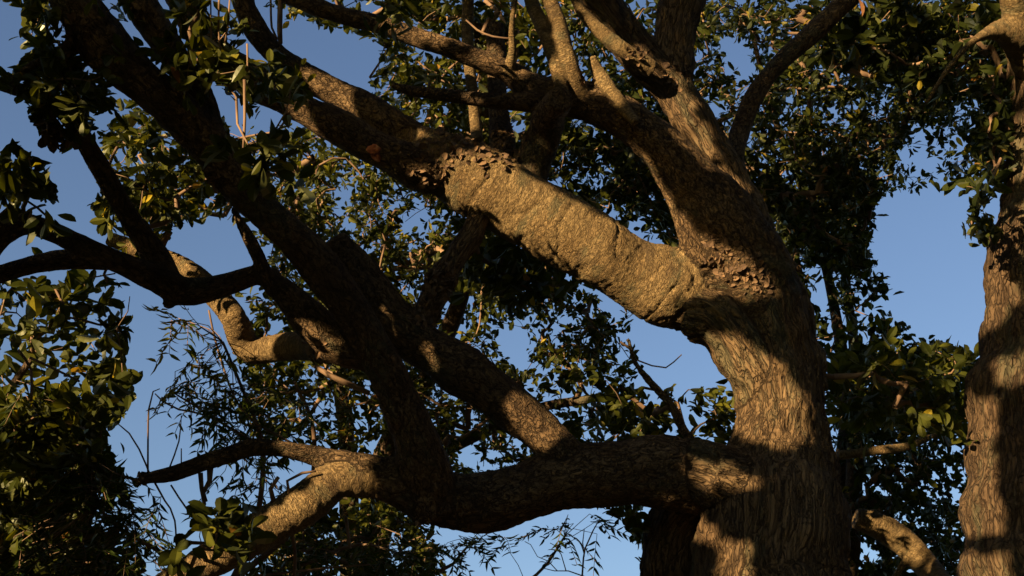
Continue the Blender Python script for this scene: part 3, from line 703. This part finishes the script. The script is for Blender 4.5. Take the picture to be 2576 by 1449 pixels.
# ================================================================== RIGHT TREE
RB = base_of(2610, 1500, 6.6)
right = thing('neighbouring_tree', 'furrowed grey-brown tree at the right edge with bands of sunlight on its trunk', 'tree', RB)
rt = [
 ('trunk', 'T', down(2590,1500,165,6.6,0.5) + px([(2590,1500,165,6.6),(2585,1300,150,6.8),(2590,1100,145,7.0),(2590,900,125,7.2),(2592,750,112,7.35),(2600,600,106,7.5),(2608,450,84,7.6),(2612,300,76,7.7),(2615,150,74,7.8),(2610,0,74,7.9),(2600,-120,70,8.0)]), 'f', None),
 ('limb', 'A', px([(2625,190,60,7.7),(2590,110,62,7.6),(2545,80,44,7.5),(2495,80,20,7.4),(2440,110,10,7.3),(2380,180,8,7.3),(2330,260,6,7.3)]), 'n', 'sunlit limb base'),
 ('limb', 'A', px([(2590,90,50,7.6),(2560,30,40,7.5),(2540,-40,34,7.4)]), 'n', None),
 ('limb', 'B', px([(2590,1050,40,7.0),(2470,1070,12,8.2),(2373,1086,8,9.0),(2287,1122,11,9.2),(2200,1134,12,9.2),(2108,1146,12,9.2)]), 'n', 'short sunlit broken branch'),
 ('limb', 'C', px([(2560,1640,50,6.9),(2440,1540,32,7.7),(2350,1445,30,8.3),(2304,1392,36,8.45),(2252,1346,36,8.5),(2200,1318,33,8.5),(2150,1302,27,8.5)]), 'n', 'thick broken stub with striped shadows'),
 ('limb', 'C', px([(2300,1380,12,8.45),(2275,1415,10,8.4),(2240,1470,9,8.4),(2220,1520,9,8.4)]), 'n', None),
 ('limb', 'C', px([(2215,1310,12,8.5),(2195,1282,9,8.5)]), 'n', None),
]
_co, _no = co, no
wood2, co2, no2, ctr2, rr2 = build_wood(rt, RB, right, M_BARK2, 0.0135)
m2 = crown('right', RB, right, list(ctr2[::3]) , [
 ([(2080,0),(2576,0),(2576,60),(2470,180),(2300,220),(2080,150)], 60, 7.8, 8.6, 0.11),
 ([(2410,440),(2500,440),(2495,620),(2420,600)], 12, 6.9, 7.3, 0.085),
 ([(2440,180),(2530,200),(2520,440),(2420,450)], 22, 7.4, 8.0, 0.085),
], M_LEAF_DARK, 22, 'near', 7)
ALL_LEAVES.append(m2)

# ================================================================== TREES BEHIND
def bg_tree(name, label, bx, by, bd, seed, zones, mat, limbs, group='trees behind the big tree', kind='broad', leafn=6):
    B = base_of(bx, by, bd)
    t = thing(name, label, 'tree', B, group)
    p = P(bx, by, bd)
    trunk = [(B[0] + .3, B[1] + .1, -.2, .32), (B[0] + .15, B[1], p[2] * .4, .25), (B[0] - .05, B[1], p[2] * .75, .2), (p[0], p[1], p[2], .16)]
    tubes = [('trunk', trunk)]
    V, L, C, G_ = [], [], [], []; off = 0
    v, l, c, g = tube_geo(trunk, 12, .12, .12, seed)
    make_mesh('trunk', v, l, M_BARKB, t, B, counts=c, attrs={'bark': ('FLOAT_VECTOR', v * np.array([1, 1, .35]))})
    roots = [q for q in g[0][len(g[0]) * 2 // 3:]]
    ls = []
    for lm in limbs:
        pts = [(p[0], p[1], p[2] - .3, .13)] + px(lm); ls.append(pts)
        roots += list(catmull(pts, .2)[3:, :3])
    for pts in ls:
        v, l, c, g = tube_geo(pts, 9, .1, .15, seed + len(v))
        make_mesh('limb', v, l, M_BARKB, t, B, counts=c, attrs={'bark': ('FLOAT_VECTOR', v)})
    m = crown(name, B, t, roots, zones, mat, seed, kind, leafn)
    ALL_LEAVES.append(m); return t
bg_tree('leafy_tree', 'leafy green tree seen behind the sunlit limb, its small leaves catching yellow light', 900, 1650, 9.5, 41, [
 ([(560,330),(1480,300),(1500,560),(1400,760),(1100,700),(640,560)], 680, 8.5, 10.8, 0.062),
 ([(640,560),(1120,600),(1600,780),(1600,1160),(1080,1200),(900,1000),(640,720)], 600, 8.2, 10.5, 0.062),
 ([(890,0),(1500,0),(1480,340),(900,320)], 300, 8.0, 10.0, 0.075),
 ([(560,0),(900,0),(900,60),(600,60)], 20, 8.0, 9.5, 0.08),
 ([(590,720),(960,830),(1000,1130),(850,1130),(620,1090),(600,930)], 150, 7.6, 9.5, 0.07),
 ([(760,1270),(1110,1290),(1110,1460),(640,1460),(700,1350)], 190, 7.6, 9.5, 0.068),
 ([(240,280),(560,280),(620,520),(450,600),(300,560)], 70, 7.4, 9, 0.08),
], M_LEAF, [
 [(880,1300,26,9.4),(860,1000,20,9.3),(800,700,14,9.2),(720,450,9,9.0)],
 [(950,1200,30,9.4),(1100,900,24,9.2),(1200,600,18,9.0),(1220,300,14,8.8),(1200,60,10,8.6)],
 [(1000,1250,18,9.4),(1300,1050,14,9.2),(1500,1000,10,9.0)]])
bg_tree('dense_tree', 'dense dark-leaved tree filling the upper right behind the trunks', 2080, 1650, 10.5, 42, [
 ([(1480,0),(1760,0),(1840,330),(1900,640),(1700,620),(1480,360)], 200, 8.6, 11, 0.08),
 ([(1380,330),(1620,330),(1720,600),(1500,560),(1380,470)], 110, 8.6, 10.5, 0.08),
 ([(1700,0),(2576,0),(2576,420),(2240,470),(2190,700),(1960,640),(1850,480)], 1250, 8.6, 12, 0.068),
 ([(1850,380),(2200,380),(2200,690),(1990,660),(1890,600)], 260, 8.6, 11, 0.066),
 ([(1960,620),(2200,680),(2260,820),(2440,900),(2440,1000),(2050,940),(2000,800)], 110, 8.6, 11, 0.085),
 ([(2040,900),(2450,880),(2450,1460),(2120,1460),(2090,1100)], 380, 9.6, 12, 0.085),
], M_LEAF_DARK, [
 [(2100,1300,24,10.3),(2130,1000,17,10.8),(2060,600,11,10.8),(1950,300,8,10.6),(1880,40,5,10.4)],
 [(2150,1200,24,10.3),(2150,900,14,10.8),(2130,600,10,10.8),(2250,300,8,10.6),(2350,60,5,10.4)],
 [(2000,650,12,10),(1800,420,12,9.8),(1620,200,10,9.6)]])
LB = None
bg_tree('round_leaved_tree', 'round-leaved tree at the lower left standing against open sky', -260, 1650, 7.2, 43, [
 ([(0,700),(120,720),(330,690),(350,900),(320,1060),(180,1080),(0,1060)], 46, 6.2, 7.2, 0.105),
 ([(0,1000),(270,1060),(310,1220),(180,1300),(0,1300)], 125, 6.2, 7.4, 0.10),
 ([(0,1200),(230,1200),(330,1449),(0,1460)], 170, 6.4, 7.8, 0.085),
 ([(-60,1000),(20,1000),(20,1460),(-60,1460)], 30, 6.2, 7.2, 0.09),
], M_LEAF, [
 [(-150,1300,16,7.0),(-20,1050,12,6.9),(80,900,8,6.6)],
 [(-120,1350,14,7.0),(60,1250,11,7.0),(180,1150,7,6.8)]], group='trees at the left', kind='near', leafn=7)

# ------------------------------------------------------------------ feather-leaved tree (pinnate leaves)
NB = base_of(560, 1650, 7.8)
neem = thing('feather_leaved_tree', 'slender tree with narrow feathery leaflets rising between the lower left branches', 'tree', NB)
p = P(560, 1560, 7.8)
v, l, c, g = tube_geo([(NB[0] - .2, NB[1], -.2, .16), (NB[0], NB[1] + .1, p[2] * .5, .11), (p[0], p[1], p[2], .07)], 12, .1, .1, 3)
make_mesh('trunk', v, l, M_BARKB, neem, NB, counts=c, attrs={'bark': ('FLOAT_VECTOR', v)})
stems = []
for pts in ([(560,1520,14,7.2),(640,1330,8,6.7),(660,1130,6,6.5),(610,980,4,6.4),(560,860,3,6.3)],
            [(560,1520,12,7.2),(420,1400,7,6.6),(300,1330,5,6.3),(240,1270,3,6.2)],
            [(600,1450,9,7.7),(760,1300,8,7.6),(790,1090,6,7.6),(740,960,4,7.5)],
            [(560,1540,10,7.8),(850,1480,8,7.8),(1100,1440,5,7.7),(1180,1370,3,7.6)],
            [(850,1500,6,7.8),(1200,1520,6,7.7),(1350,1445,4,7.6),(1420,1350,3,7.5)],
            [(300,1500,8,7.6),(150,1420,6,7.4),(60,1300,4,7.2)],
            [(760,1420,6,7.7),(900,1370,4,7.6),(1000,1390,3,7.5)],
            [(660,1130,4,6.5),(520,1040,3,6.4),(440,990,2,6.3)]):
    w = px(pts); stems.append(w)
for st_ in stems: tubes_mesh('branch', [st_], M_TWIG, neem, NB, 6, .08, .15)
rng = np.random.default_rng(77)
sp_pts = []
for (x, y, sx, sy, n) in [(470,800,35,12,7),(510,900,25,25,7),(490,960,45,25,9),(540,1010,40,25,10),(640,1000,45,40,10),(720,1050,45,40,10),(600,1060,40,30,10),
        (250,1230,35,40,20),(330,1290,45,50,24),(220,1150,25,40,12),(180,1380,70,40,26),(380,1400,40,30,10),(660,1220,50,35,10),(580,1180,30,15,3),(700,1330,60,60,10),
        (1130,1370,30,25,7),(1230,1360,45,20,9),(1410,1330,30,30,7),(820,1390,60,40,12),(940,1390,80,40,16),(1060,1400,40,25,9),(1500,1330,30,25,4),(60,1000,30,20,6),(60,1350,50,60,14)]:
    for _ in range(n): sp_pts.append((x + rng.normal() * sx * .7, y + rng.normal() * sy * .7, rng.uniform(6.0, 6.5) if x < 680 else rng.uniform(6.6, 7.8)))
LP, LD, LN, LL, LW, LT, RA = [], [], [], [], [], [], []
stem_pts = np.vstack([catmull(s, .1)[:, :3] for s in stems])
for (x, y, d) in sp_pts:
    q = P(x, y, d); L0 = rng.uniform(.16, .26)
    dirv = norm(np.array([rng.normal() * .8, rng.normal() * .5, rng.uniform(-.7, .35)])); side = norm(np.cross(dirv, [0, 0, 1.0]) + rng.normal(size=3) * .25)
    pts = [q + dirv * L0 * t + np.array([0, 0, -.10 * t * t]) for t in np.linspace(0, 1, 7)]
    RA.append([(*a, .0016) for a in (pts[0], pts[3], pts[6])])
    j = stem_pts[np.argmin(np.linalg.norm(stem_pts - q, axis=1))]
    if np.linalg.norm(j - q) < 0.55: RA.append([(*j, .003), (*((j + q) / 2 + rng.normal(size=3) * .03), .0025), (*q, .002)])
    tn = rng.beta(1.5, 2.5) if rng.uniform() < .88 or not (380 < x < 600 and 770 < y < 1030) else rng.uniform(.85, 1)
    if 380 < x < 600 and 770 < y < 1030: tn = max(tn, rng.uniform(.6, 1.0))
    for i in range(1, 7):
        for sg in (-1, 1):
            LP.append(pts[i]); LD.append(side * sg + dirv * .55 + np.array([0, 0, -.35]) + rng.normal(size=3) * .18)
            LN.append(norm(np.cross(dirv, side) + rng.normal(size=3) * .4) * sg); ln = rng.uniform(.045, .08); LL.append(ln); LW.append(ln * .27); LT.append(tn)
tubes_mesh('leaf_stalks', RA, M_TWIG, neem, NB, 3, .08, 0)['kind'] = 'stuff'
LP = np.array(LP)
leaf_obj('foliage', LP, np.array(LD), np.array(LN), np.array(LL), np.array(LW), np.array(LT), 'narrow', M_NEEM, neem, NB)

# ================================================================== ADDED SUN BLOCKER beside the camera, out of frame:
# leaves set along the sun rays to shade the limbs, gaps left for lit patches
LIT = [
 [(1080,470),(1180,430),(1290,420),(1340,450),(1440,520),(1560,575),(1715,637),(1790,600),(1850,640),(1940,720),(1900,745),(1800,735),(1700,745),(1680,800),(1700,850),(1560,760),(1400,665),(1260,585),(1150,530)],
 [(1780,850),(1850,845),(1900,880),(1975,940),(2020,1010),(2020,1130),(1930,1105),(1840,1090),(1830,980)],
 [(720,245),(800,265),(850,300),(930,340),(990,400),(1060,480),(1000,480),(900,410),(820,360),(730,300)],
 [(770,175),(850,215),(960,280),(1060,330),(1060,360),(980,330),(870,280),(770,220)],
 [(1120,400),(1240,380),(1300,400),(1280,430),(1180,440),(1100,440)],
 [(1748,1165),(1852,1185),(1904,1205),(1900,1228),(1835,1226),(1748,1210)],
 [(1748,1310),(1783,1312),(1795,1365),(1750,1345)], [(1810,1368),(1890,1375),(1880,1460),(1835,1460)],
 [(690,1105),(810,1125),(930,1145),(940,1180),(880,1215),(830,1225),(800,1185),(750,1150)],
 [(880,1200),(800,1240),(740,1260),(690,1280),(600,1330),(620,1395),(700,1385),(740,1330),(830,1280),(900,1240)],
 [(540,1360),(430,1440),(440,1480),(490,1460),(560,1410)],
 [(1085,865),(1160,860),(1245,905),(1235,950),(1150,940),(1075,910)], [(1205,975),(1300,995),(1400,1065),(1365,1125),(1310,1085),(1225,1025)],
 [(490,730),(580,730),(630,800),(650,845),(800,825),(830,885),(780,935),(590,920),(570,860)],
 [(1360,-20),(1425,-20),(1455,100),(1500,180),(1470,225),(1425,215),(1395,80)],
 [(1445,10),(1500,50),(1560,100),(1640,150),(1610,195),(1530,135),(1465,70)], [(1615,185),(1700,165),(1725,250),(1775,340),(1810,440),(1760,390),(1690,310)],
 [(1478,145),(1508,140),(1575,255),(1555,262)], [(960,45),(1050,65),(1150,85),(1150,105),(1040,95),(960,75)], [(1200,120),(1280,135),(1285,165),(1200,150)],
 [(1270,20),(1305,20),(1305,190),(1262,190)], [(1155,150),(1210,150),(1220,330),(1180,330)], [(1585,365),(1645,430),(1700,540),(1745,640),(1695,640),(1680,560)],
 [(2480,570),(2580,510),(2620,545),(2540,660),(2560,740),(2520,800),(2450,845),(2460,700)], [(2505,905),(2620,905),(2620,955),(2500,960)], [(2415,1010),(2505,1010),(2490,1150),(2515,1340),(2410,1340)],
 [(2440,10),(2620,-20),(2620,210),(2540,180),(2440,100)], [(2510,320),(2600,280),(2600,300),(2510,345)], [(2500,380),(2600,340),(2600,370),(2500,410)], [(2500,450),(2600,410),(2600,435),(2500,475)],
 [(2095,1125),(2290,1105),(2295,1140),(2100,1165)], [(2125,1270),(2215,1285),(2210,1350),(2130,1330)], [(2245,1310),(2320,1350),(2310,1420),(2240,1380)],
 [(90,600),(240,630),(210,700),(80,690)], [(320,610),(430,630),(500,680),(440,690),(330,650)], [(130,50),(175,50),(195,130),(150,170)],
 [(590,540),(625,545),(640,620),(605,600)],
 [(1040,720),(1090,690),(1130,690),(1120,770),(1080,835),(1045,835)],
 [(2415,1400),(2540,1400),(2540,1470),(2415,1470)],
]
LEAFLIT = [([(600,380),(1080,420),(1080,640),(700,660)], .95), ([(1130,560),(1430,600),(1430,760),(1130,740)], .6), ([(2050,0),(2420,0),(2420,220),(2050,160)], .35),
           ([(380,770),(620,770),(620,1040),(380,1040)], .9), ([(850,950),(1100,950),(1100,1120),(850,1120)], .5), ([(2000,850),(2400,850),(2400,1000),(2000,1000)], .35), ([(640,100),(800,100),(800,290),(640,290)], .8),
           ([(450,1250),(620,1250),(620,1449),(450,1449)], .6), ([(220,680),(360,680),(360,1000),(220,1000)], .35), ([(0,1000),(280,1000),(300,1449),(0,1449)], .62), ([(1130,800),(1850,850),(1850,1130),(1130,1130)], .55), ([(1500,0),(2450,0),(2450,1449),(2050,1449)], .66)]
u1 = norm(np.cross(SUN, [0, 0, 1.0])); u2 = np.cross(u1, SUN)
CELL = 0.045; ORG = np.array([-14.0, -14.0]); NG = 640
score = np.zeros((NG, NG)); seen = np.zeros((NG, NG), bool)
def cells(p): return ((np.stack([p @ u1, p @ u2], 1) - ORG) / CELL).astype(int)
litmask = np.zeros((NG, NG)); darkmask = np.zeros((NG, NG)); zmax = np.full((NG, NG), -99.0)
for c_ in (MAIN_CO, co2):      # only the wood that meets the light first counts in each direction
    q = cells(c_); np.maximum.at(zmax, (q[:, 0], q[:, 1]), c_ @ SUN)
for c_, n_ in ((MAIN_CO, MAIN_NO), (co2, no2)):
    X, Y, D = proj(c_)
    ok = ((n_ @ SUN) > 0.12) & (((c_ - CAM) * n_).sum(1) < 0) & (X > -60) & (X < 2640) & (Y > -60) & (Y < 1510)
    q = cells(c_); ok &= (c_ @ SUN) > zmax[q[:, 0], q[:, 1]] - 0.3
    q = q[ok]; lit = in_any(X[ok], Y[ok], LIT)
    np.add.at(litmask, (q[lit, 0], q[lit, 1]), 1); np.add.at(darkmask, (q[~lit, 0], q[~lit, 1]), 1)
wl = litmask > 0.22 * darkmask
wl &= litmask > 0; wd = (darkmask > 0) & ~wl
ll = np.zeros((NG, NG)); lc = np.zeros((NG, NG))
lv = np.vstack(ALL_LEAVES + [LP]); X, Y, D = proj(lv); q = cells(lv)
pr = np.full(len(lv), .55)
for poly, v in LEAFLIT: pr = np.where(pip(X, Y, poly), v, pr)
inb = (q >= 0).all(1) & (q < NG).all(1)
np.add.at(ll, (q[inb, 0], q[inb, 1]), pr[inb]); np.add.at(lc, (q[inb, 0], q[inb, 1]), 1)
prob = np.where(lc > 0, ll / np.maximum(lc, 1), .1)
gi, gj = np.meshgrid(np.arange(NG), np.arange(NG), indexing='ij')
nzv = np.array([mn.noise(Vector((a * .23, b * .23, 1.7))) for a, b in zip(gi.ravel(), gj.ravel())]).reshape(NG, NG)
wdd = wd.copy()
for _ in range(2):
    c = wdd.copy(); c[1:] |= wdd[:-1]; c[:-1] |= wdd[1:]; c[:, 1:] |= wdd[:, :-1]; c[:, :-1] |= wdd[:, 1:]; wdd = c
openc = wl | ((~wdd) & (lc > 0) & ((nzv * .9 + .5) < prob))
area = (seen | wl | wd | (lc > 0))
# thicken the occupied area
a2 = area.copy()
for _ in range(9):
    a2[1:] |= a2[:-1]; a2[:-1] |= a2[1:]; a2[:, 1:] |= a2[:, :-1]; a2[:, :-1] |= a2[:, 1:]
fill = a2 & ~openc
fi, fj = np.where(fill)
SB = np.array([-5.6, 2.0, 0.0])
shade = thing('added_sun_blocker', 'added leaf screen on a trunk, out of frame, placed to shade the limbs', 'tree', SB)
rng = np.random.default_rng(9)
ii = np.repeat(fi, 6); jj = np.repeat(fj, 6)
h = ORG + (np.stack([ii, jj], 1) + rng.uniform(0, 1, (len(ii), 2))) * CELL
mean_s = float(np.mean(MAIN_CO @ SUN))
hs_ = mean_s + rng.uniform(5.2, 6.4, len(ii))
for step in range(6):       # keep the blocker leaves outside the frame
    pos = u1 * h[:, :1] + u2 * h[:, 1:] + SUN * hs_[:, None]
    X, Y, D = proj(pos); vis = (D > 0.25) & (np.abs(X - W2) < W2 * 1.25) & (np.abs(Y - H2) < H2 * 1.5)
    hs_[vis] += 1.1
ln = np.full(len(ii), .085) * rng.uniform(.8, 1.2, len(ii))
a = rng.uniform(0, 6.283, len(ii)); dd = u1 * np.cos(a)[:, None] + u2 * np.sin(a)[:, None] + SUN * rng.normal(size=(len(ii), 1)) * .25
mid = (h + np.stack([np.cos(a), np.sin(a)], 1) * (ln * .5)[:, None]); tip = (h + np.stack([np.cos(a), np.sin(a)], 1) * ln[:, None])
def isopen(hh):
    k = ((hh - ORG) / CELL).astype(int).clip(0, NG - 1); return openc[k[:, 0], k[:, 1]]
keep = ~(isopen(mid) | isopen(tip))
X, Y, D = proj(pos); keep &= ~((D > 0.3) & (np.abs(X - W2) < W2 * 1.25) & (np.abs(Y - H2) < H2 * 1.5))
pos, dd, ln = pos[keep], dd[keep], ln[keep]
nn = norm(SUN + rng.normal(size=pos.shape) * .25)
leaf_obj('foliage', pos, dd, nn, ln, ln * .62, rng.beta(1.6, 2.2, len(pos)), 'broad', M_LEAF_DARK, shade, SB)  # leaves of the added sun blocker
cen = pos.mean(0)
ls = [[(SB[0], SB[1], -.2, .35), (SB[0] + .2, SB[1] + .5, 3.5, .28), (cen[0] * .8 + SB[0] * .2, cen[1] * .9, cen[2] - 1.5, .2), (*cen, .12)]]
v, l, c, g = tube_geo(ls[0], 12, .1, .1, 5)
make_mesh('trunk', v, l, M_BARKB, shade, SB, counts=c, attrs={'bark': ('FLOAT_VECTOR', v)})  # trunk put under the added leaf screen
print('SHADE', fill.sum(), openc.sum(), wl.sum(), wd.sum(), len(ii), len(pos), 'main verts', len(MAIN_CO), 'bg leaves', len(lv))
